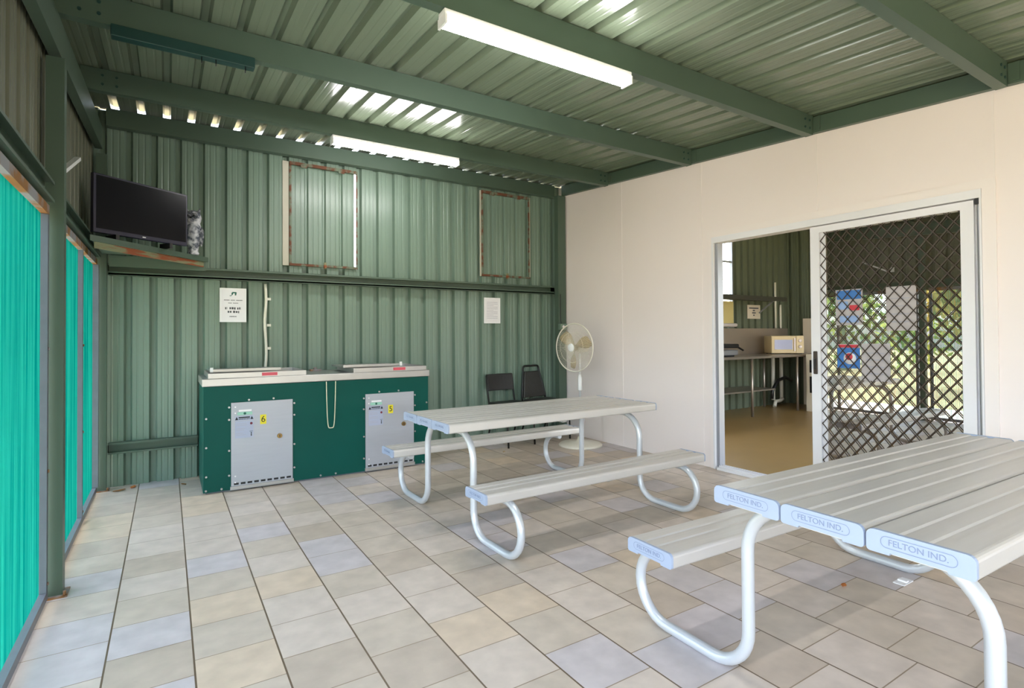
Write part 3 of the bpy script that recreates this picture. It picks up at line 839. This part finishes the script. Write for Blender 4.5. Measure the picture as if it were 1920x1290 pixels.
# ------------------------------------------------------------------ dry leaves on the floor
def leaf(x, y, rz, s, mat, label, z=.001):
    m = MB(); n = 8; vs = []
    for i in range(n+1):
        a = i/n; w = .3*math.sin(PI*a)**.8
        for sg in (-1, 0, 1): vs.append(((a-.5)*s, sg*w*s*.8, .1*s*(abs(sg)*.6+abs(a-.5))+.0005))
    m.add(vs, [(i*3+j, i*3+j+1, (i+1)*3+j+1, (i+1)*3+j) for i in range(n) for j in range(2)], True)
    o = m.build('dry_leaf', mat, None, at=(x, y, z)); o.rotation_euler = (0, 0, rz)
    sd = o.modifiers.new('s', 'SOLIDIFY'); sd.thickness = .0008
    return tag(o, label, 'leaf', 'dry leaves on the tiles')
leaf(-.33, 5.48, .4, .09, M['leaf_dry'], 'brown dry leaf on the tiles by the back left post')
leaf(-.24, 5.55, 1.3, .08, M['orange_leaf'], 'orange dry leaf on the tiles against the back wall, left of the barbecue')
leaf(.12, 5.42, 2.2, .06, M['leaf_dry'], 'small brown leaf on the tiles close beside the barbecue')
leaf(3.05, 5.0, .8, .06, M['leaf_pale'], 'pale scrap of leaf on the tiles in front of the black chairs')
leaf(2.83, 1.42, .3, .05, M['orange_leaf'], 'small orange leaf on the tiles under the near picnic table')

# ------------------------------------------------------------------ sliding door
d = bpy.data.objects.new('door_1', None); COL.objects.link(d); struct(d, 'white aluminium sliding door with diamond security screen')
X0 = XW-.016
m = MB()
m.box(X0, XW+.09, DY1-.02, DY1-.001, 0, DZ-.001); m.box(X0, XW+.09, DY0+.001, DY0+.012, 0, DZ-.001)
m.box(X0, XW+.09, DY0+.012, DY1-.02, DZ-.055, DZ-.001)
m.build('door_frame', M['alu_white'], d)
m = MB().box(X0-.02, XW+.09, DY0+.035, DY1-.05, 0, .022)
for x in (XW+.0, XW+.026, XW+.06): m.box(x-.003, x+.003, DY0+.035, DY1-.05, .022, .036)
m2 = MB().box(XW+.01, XW+.085, DY1-.05, DY1-.0205, .023, DZ-.056); m2.build('jamb_channel', M['alu_grey'], d)
MB().box(XW+.02, XW+.085, DY0+.0125, DY0+.03, .023, DZ-.056).build('jamb_channel', M['alu_grey'], d)
MB().box(XW+.0, XW+.019, DY0+.0125, DY0+.04, DZ-.09, DZ-.056).build('roller_stop', M['black_plastic'], d)
tr = m.build('threshold_track', M['alu_white'], d)
MB().box(XW+.006, XW+.027, DY0+.036, DY1-.051, .0222, .024).build('track_groove', M['alu_grey'], tr)
MB().box(XW+.033, XW+.057, DY0+.036, DY1-.051, .0222, .024).build('track_groove', M['alu_grey'], tr)
# security screen panel (front track), y SY0..SY1
SY0, SY1, SZ0, SZ1 = 1.345, 2.385, .04, 2.088
m = MB(); xa, xb = XW+.004, XW+.024
m.box(xa, xb, SY1-.07, SY1, SZ0, SZ1); m.box(xa, xb, SY0, SY0+.07, SZ0, SZ1)
m.box(xa, xb, SY0+.07, SY1-.07, SZ0, SZ0+.08); m.box(xa, xb, SY0+.07, SY1-.07, SZ1-.05, SZ1)
ss = m.build('security_screen', M['alu_white'], d)
gy0, gy1, gz0, gz1 = SY0+.07, SY1-.07, SZ0+.08, SZ1-.05
m = MB(); dw, dh = .078, .095
def clip_line(y, z, sy):
    """diagonal through (y,z) direction (dw, sy*dh) clipped to rect"""
    t0, t1 = -1e9, 1e9
    for p, v, lo, hi in ((y, dw, gy0, gy1), (z, sy*dh, gz0, gz1)):
        a, b = (lo-p)/v, (hi-p)/v
        if a > b: a, b = b, a
        t0, t1 = max(t0, a), min(t1, b)
    return (t0, t1) if t1-t0 > .05 else None
k = -60
while k < 60:
    for sy in (-1, 1):
        y0 = gy0+k*dw; c = clip_line(y0, gz0, sy)
        if c:
            p = [(XW+.019, y0+dw*t, gz0+sy*dh*t) for t in c]
            m.bar(p[0], p[1], .0055, .006, up=(1, 0, 0))
    k += 1
m.build('diamond_grille', M['grille'], ss)
m = MB().box(xa-.012, xa, SY1-.05, SY1-.018, .93, 1.11); m.build('handle_plate', M['grille'], ss, .006)
MB().box(xa-.022, xa-.0121, SY1-.042, SY1-.026, .97, 1.05).build('latch_lever', M['black_plastic'], ss)
# glass panel behind (rear track)
GY0, GY1 = 1.30+.036, 2.335
m = MB(); xa, xb = XW+.028, XW+.052
m.box(xa, xb, GY1-.055, GY1, .04, 2.092); m.box(xa, xb, GY0, GY0+.05, .04, 2.092)
m.box(xa, xb, GY0+.05, GY1-.055, .04, .11); m.box(xa, xb, GY0+.05, GY1-.055, 2.04, 2.092)
gp = m.build('glass_door', M['alu_white'], d)
MB().box(XW+.033, XW+.037, GY0+.05, GY1-.055, .11, 2.04).build('glass_pane', M['door_glass'], gp)
MB().box(xb-.001+.002, xb+.012, GY1-.045, GY1-.02, .85, 1.15).build('pull_handle', M['black_plastic'], gp)

# papers stuck on the door glass (front face of the pane)
def paper(y0, y1, z0, z1, label, name='poster'):
    t = thing(name, label, 'poster', (XW+.0315, y1, z0), 0, 'papers stuck on the door glass')
    MB().box(0, .001, -(y1-y0), 0, 0, z1-z0).build('sheet', M['door_paper'], t)
    return t, y1-y0, z1-z0
def ppatch(t, a, b, c, e, mat, name='print'): MB().box(-.0008, -.0001, -b, -a, c, e).build(name, mat, t)

t, w_, h_ = paper(2.017, 2.209, 1.31, 1.58, 'blue and white printed paper high on the door glass, beside the screen stile')
ppatch(t, .01, w_-.01, h_-.075, h_-.008, M['blue_print'], 'blue_heading'); ppatch(t, .02, .09, .12, .18, M['blue_pale'], 'picture'); ppatch(t, .1, .17, .11, .15, M['red_print'], 'picture'); ppatch(t, .03, w_-.03, .02, .07, M['blue_pale'], 'footer')
t, w_, h_ = paper(1.676, 1.862, 1.265, 1.577, 'plain white paper high on the door glass, away from the stile')
for k in range(4): ppatch(t, .03, w_-.04, .06+.055*k, .066+.055*k, M['ink_pale'], 'print_line')
t, w_, h_ = paper(2.040, 2.201, .985, 1.167, 'square blue sticker with red top and middle, low on the door glass')
ppatch(t, .0, w_, 0, h_-.028, M['blue_print'], 'blue_field'); ppatch(t, .01, w_-.01, h_-.026, h_-.004, M['red_print'], 'red_heading')
MB().lathe([(0, -.0016), (.045, -.0016), (.045, -.001)], (0, -.09, .075), 'x', 20).build('white_disc', M['paper'], t)
MB().lathe([(0, -.0024), (.026, -.0024), (.026, -.0017)], (0, -.085, .088), 'x', 16).build('red_mark', M['red_print'], t)
t, w_, h_ = paper(1.84, 2.03, .90, 1.172, 'white paper low on the door glass beside the blue sticker')
for k in range(4): ppatch(t, .03, w_-.04, .05+.05*k, .056+.05*k, M['ink_pale'], 'print_line')

# ------------------------------------------------------------------ kitchen beyond the door
KX, KY0 = 9.44, .3
f = MB().box(XW+.1, KX+.1, KY0-.1, YB+.1, -.12, .006); f.box(XW+.0005, XW+.0995, DY0, DY1, -.12, -.0005)
struct(f.build('kitchen_floor', M['kit_floor']), 'golden brown vinyl kitchen floor')
f = MB().box(XW+.1, KX+.1, KY0-.1, YB+.1, 3.3, 3.35)
struct(f.build('kitchen_ceiling', M['kit_ceiling']), 'pale kitchen ceiling')
m = MB(); WX0, WX1, WZ0, WZ1 = 5.9, 7.865, 1.36, 2.95
kp = dict(y=YB, pitch=.18, centre=.05)
sheet_y(m, XW+.1, WX0, 0, 3.31, **kp); sheet_y(m, WX1, KX+.06, 0, 3.31, **kp); sheet_y(m, WX0, WX1, 0, WZ0, **kp); sheet_y(m, WX0, WX1, WZ1, 3.31, **kp)
struct(m.build('kitchen_wall', M['kit_wall']), 'dark green ribbed kitchen back wall')
p = rib_profile(KY0, YB+.06, .18, .02); n = len(p); m = MB()
m.add([(KX+dd, u, z) for z in (0, 3.31) for u, dd in p], [(i, i+1, n+i+1, n+i) for i in range(n-1)])
struct(m.build('kitchen_wall', M['kit_wall']), 'dark green ribbed kitchen end wall')
m = MB(); m.box(XW+.1, KX, KY0-.1, KY0, 2.45, 3.3); m.box(XW+.1, 5.2, KY0-.1, KY0, 0, 2.45); m.box(9.0, KX, KY0-.1, KY0, 0, 2.45)  # unseen wall, opening made wide to brighten the kitchen with daylight
struct(m.build('kitchen_wall', M['kit_ceiling']), 'pale unseen kitchen front wall, its wide opening added to let in daylight')
w = bpy.data.objects.new('window_1', None); COL.objects.link(w); struct(w, 'kitchen window onto trees')
m = MB(); yb = YB-.01
m.box(WX0, WX1, yb-.03, yb+.03, WZ0, WZ0+.04); m.box(WX0, WX1, yb-.03, yb+.03, WZ1-.04, WZ1)
m.box(WX0, WX0+.04, yb-.03, yb+.03, WZ0+.04, WZ1-.04); m.box(WX1-.025, WX1, yb-.03, yb+.03, WZ0+.04, WZ1-.04)
m.box(WX0+.04, WX1-.025, yb-.015, yb+.015, 2.42, 2.445)
m.build('window_frame', M['alu_grey'], w)
MB().box(WX0+.04, WX1-.025, yb-.002, yb+.002, WZ0+.04, WZ1-.04).build('pane', M['clear_glass'], w)

def tagk(o, l, c, g=None): return tag(o, l, c, g)
kb = thing('kitchen_bench', 'stainless steel bench along the kitchen back wall, seen through the doorway', 'bench', (0, 0, .006))
MB().box(6.0, 9.38, 4.955, 5.60, .868, .905).build('benchtop', M['stainless_dark'], kb, .004)
MB().box(6.0, 9.38, 5.605, 5.635, .868, 1.335).build('splashback', M['stainless_dark'], kb)
MB().box(6.0, 8.1, 5.05, 5.58, .36, .38).build('lower_shelf', M['stainless_dark'], kb)
for x in (6.05, 7.405, 8.6):
    for y in (4.99, 5.57):
        MB().cyl((x, y, 0), (x, y, .867), .019, 12).build('leg', M['stainless_dark'], kb)
mw = thing('microwave', 'beige microwave oven on the corner of the kitchen bench', 'microwave', (8.62, 5.16, .913), math.radians(-40))
MB().box(-.255, .255, .005, .36, .01, .30).build('casing', M['mw_beige'], mw, .008)
fd = MB().box(-.25, .13, -.012, .004, .015, .295).build('door', M['mw_beige'], mw, .006)
MB().box(-.205, .075, -.016, -.0125, .075, .235).build('window', M['mw_glass'], fd)
MB().box(.095, .115, -.03, -.0125, .05, .26).build('handle', M['trim_cream'], fd)
cp = MB().box(.135, .25, -.01, .004, .015, .295).build('control_panel', M['mw_beige'], mw)
for z in (.22, .12): MB().lathe([(0, -.02), (.026, -.018), (.028, 0)], (.192, -.0105, z), 'y', 16).build('dial', M['trim_cream'], cp)
for xx, yy in ((-.22, .04), (.22, .04), (-.22, .32), (.22, .32)): MB().box(xx-.015, xx+.015, yy-.015, yy+.015, 0, .0098).build('foot', M['black_plastic'], mw)
st = thing('stove', 'white upright stove partly hidden behind the security screen stile', 'stove', (8.62, 4.87, .007))
MB().box(.02, .6, -.56, 0, 0, .91).build('body', M['stove'], st, .006)
for z0, z1 in ((.30, .56), (.62, .82)):
    o = MB().box(.004, .019, -.53, -.03, z0-.02, z1+.02).build('oven_door', M['stove'], st)
    MB().box(-.0, .0035, -.49, -.07, z0, z1).build('oven_window', M['black_plastic'], o)
tag(MB().box(-.006, .004, -.4, 1.05, 0, 1.5).build('splash_panel', M['beige_panel'], None, at=(KX-.02, 4.3, .01)), 'cream panel on the kitchen end wall above the stove', 'panel')
sf = thing('kitchen_shelf', 'dark shelf across the kitchen back wall and window', 'shelf', (0, 5.22, 1.80))
MB().box(6.2, 8.72, 0, .36, 0, .03).build('board', M['dark_shelf'], sf)
MB().box(6.2, 8.72, -.006, -.0005, -.02, .05).build('front_lip', M['dark_shelf'], sf)
for x in (6.4, 8.5): MB().bar((x, .36, -.2), (x, .1, -.005), .02, .02).build('bracket', M['alu_grey'], sf)
for nm, x, z0, z1, lab in (('water_pipe', 9.05, 1.345, 2.15, 'pale vertical pipe on the kitchen back wall above the shelf end'), ('water_pipe', 9.2, 1.345, 1.76, 'short pale pipe just below the kitchen shelf end')):
    tag(MB().cyl((x, YB-.03, z0), (x, YB-.03, z1), .017, 10).build(nm, M['pipe_white']), lab, 'pipe', 'kitchen pipes')
kn = thing('kitchen_sign', 'small beige notice on the kitchen back wall below the shelf', 'notice', (8.3, YB-.008, 1.505))
MB().box(-.03, .33, -.006, .0, 0, .235).build('sheet', M['beige_panel'], kn)
m = MB()
for k, (a, b) in enumerate(((.02, .28), (.12, .18), (.1, .2), (.13, .17))): m.box(a, b, -.0075, -.0062, .17-.04*k, .19-.04*k)
m.build('print', M['ink'], kn)
gr = thing('sandwich_press', 'black sandwich press on the left part of the kitchen bench', 'appliance', (6.98, 5.2, .912))
MB().box(-.3, .2, -.14, .2, .02, .1).build('base', M['alu_grey'], gr, .012)
MB().box(-.31, .22, -.15, .2, .125, .19).build('lid', M['black_plastic'], gr, .02)
MB().bar((.22, -.1, .15), (.24, -.2, .09), .03, .02).build('handle', M['black_plastic'], gr)
MB().box(-.26, .16, -.1, .16, .0, .0195).build('foot', M['black_plastic'], gr)
MB().box(-.28, .18, .16, .19, .1, .126).build('hinge', M['black_plastic'], gr)
wp = thing('waste_pipes', 'white sink waste pipes with black hose under the kitchen bench', 'pipes', (8.75, 5.5, .0))
for x in (0, .24): MB().tube([(x, 0, .862), (x, 0, .5), (x, .0, .12)], .03, 10).build('pipe', M['pipe_white'], wp)
MB().tube([(-.2, -.1, .16), (-.18, -.1, .3), (-.02, -.1, .46), (.2, -.1, .5), (.38, -.1, .44)], .028, 8).build('hose', M['black_plastic'], wp)
MB().tube([(-.06, -.06, .02), (0, -.04, .1), (.12, -.04, .1), (.24, -.02, .12)], .03, 8).build('trap', M['pipe_white'], wp)
tp = thing('blind_roll', 'pale roller blind across the lower kitchen window', 'blind', (7.2, 5.59, 1.36))
MB().box(-.6, .64, .015, .02, .05, .42).build('fabric', M['blind'], tp)
MB().tube([(-.62, .015, .035), (.70, .015, .035)], .03, 12).build('roller', M['trim_cream'], tp)

# ------------------------------------------------------------------ trees outside
def tree(x, y, h, r, mat, label, seed):
    rng = random.Random(seed)
    t = thing('tree', label, 'tree', (x, y, -.13), 0, 'trees outside')
    MB().tube([(0, 0, 0), (.05, .05, h*.3), (-.05, .1, h*.6), (0, 0, h*.85)], [.16, .13, .1, .04], 8).build('trunk', M['bark'], t)
    m = MB()
    cl = [(rng.gauss(0, r*.45), rng.gauss(0, r*.45), h*.2+rng.random()*h*.8, r*(.3+.3*rng.random())) for _ in range(16)]
    for _ in range(2600):
        cx, cy, cz, cr = rng.choice(cl)
        dd = Vector((rng.gauss(0, 1), rng.gauss(0, 1), rng.gauss(0, 1))).normalized()*cr*rng.random()**.4
        c = Vector((cx, cy, cz))+dd; a = Vector((rng.gauss(0, 1), rng.gauss(0, 1), rng.gauss(0, 1))).normalized(); b = a.orthogonal().normalized()
        s = .09+.07*rng.random(); m.add([c-a*s, c+b*s*.5, c+a*s, c-b*s*.5], [(0,1,2,3)])
    o = m.build('foliage', mat, t); return t
for i, (x, y, h, r, mt) in enumerate(((-7.5, .6, 4.6, 1.5, 'leaf_green'), (-6.6, 4.6, 5.2, 1.5, 'leaf_olive'), (-12.5, 10.5, 6, 2.4, 'leaf_green'), (-13, 2.6, 5.5, 2.3, 'leaf_olive'),
                                      (9.8, 16.5, 5.5, 2.2, 'leaf_olive'), (14.5, 12.0, 4, 1.8, 'leaf_green'))):
    where = 'outside the screens, seen mirrored in the door glass' if x < 0 else 'outside the kitchen window'
    kindl = ('rounded green tree', 'tall olive tree', 'broad green tree', 'olive tree', 'tall olive tree', 'low green tree')[i]
    tree(x, y, h, r, M[mt], kindl+' '+where, i+3)

# ------------------------------------------------------------------ light
w = bpy.data.worlds.new('World'); SC.world = w; w.use_nodes = True; nt = w.node_tree
sky = nt.nodes.new('ShaderNodeTexSky'); sky.sky_type = 'NISHITA'; sky.sun_disc = False
sky.sun_elevation = math.radians(55); sky.sun_rotation = math.radians(60); sky.air_density = 1.0; sky.dust_density = 3.0
bgn = nt.nodes['Background']; bgn.inputs[1].default_value = .32
hs = nt.nodes.new('ShaderNodeHueSaturation'); hs.inputs['Saturation'].default_value = .6
nt.links.new(sky.outputs[0], hs.inputs['Color']); nt.links.new(hs.outputs[0], bgn.inputs[0])
sl = bpy.data.lights.new('Sun', 'SUN'); sl.energy = 2.6; sl.angle = math.radians(2); sl.color = (1, .97, .92)
so = bpy.data.objects.new('Sun', sl); COL.objects.link(so)
so.rotation_euler = Vector((.05, .13, -.985)).to_track_quat('-Z', 'Y').to_euler()

# ------------------------------------------------------------------ camera
F, CY, YAW, PIT, ROL = 1022.2, 615.6, .5639, .0127, .0063
cy_, sy_, cp_, sp_ = math.cos(YAW), math.sin(YAW), math.cos(PIT), math.sin(PIT)
rv = Vector((cy_, -sy_, 0)); fv = Vector((sy_*cp_, cy_*cp_, sp_)); dv_ = fv.cross(rv)
cr_, sr_ = math.cos(ROL), math.sin(ROL)
R_ = rv*cr_+dv_*sr_; D_ = -rv*sr_+dv_*cr_
cam = bpy.data.cameras.new('Camera'); co = bpy.data.objects.new('Camera', cam); COL.objects.link(co)
mat = Matrix((R_, -D_, -fv)).transposed().to_4x4(); mat.translation = (0, 0, H)
co.matrix_world = mat
cam.sensor_fit = 'HORIZONTAL'; cam.sensor_width = 36; cam.lens = F/1920*36
cam.shift_x = 0; cam.shift_y = -(645-CY)/1920; cam.clip_start = .05; cam.clip_end = 200
SC.camera = co

vs_ = SC.view_settings; vs_.view_transform = 'Standard'; vs_.look = 'None'; vs_.gamma = 1; vs_.exposure = 2.92; vs_.use_curve_mapping = False
SC.cycles.use_denoising = True; SC.cycles.max_bounces = 10; SC.cycles.diffuse_bounces = 5; SC.cycles.transparent_max_bounces = 16
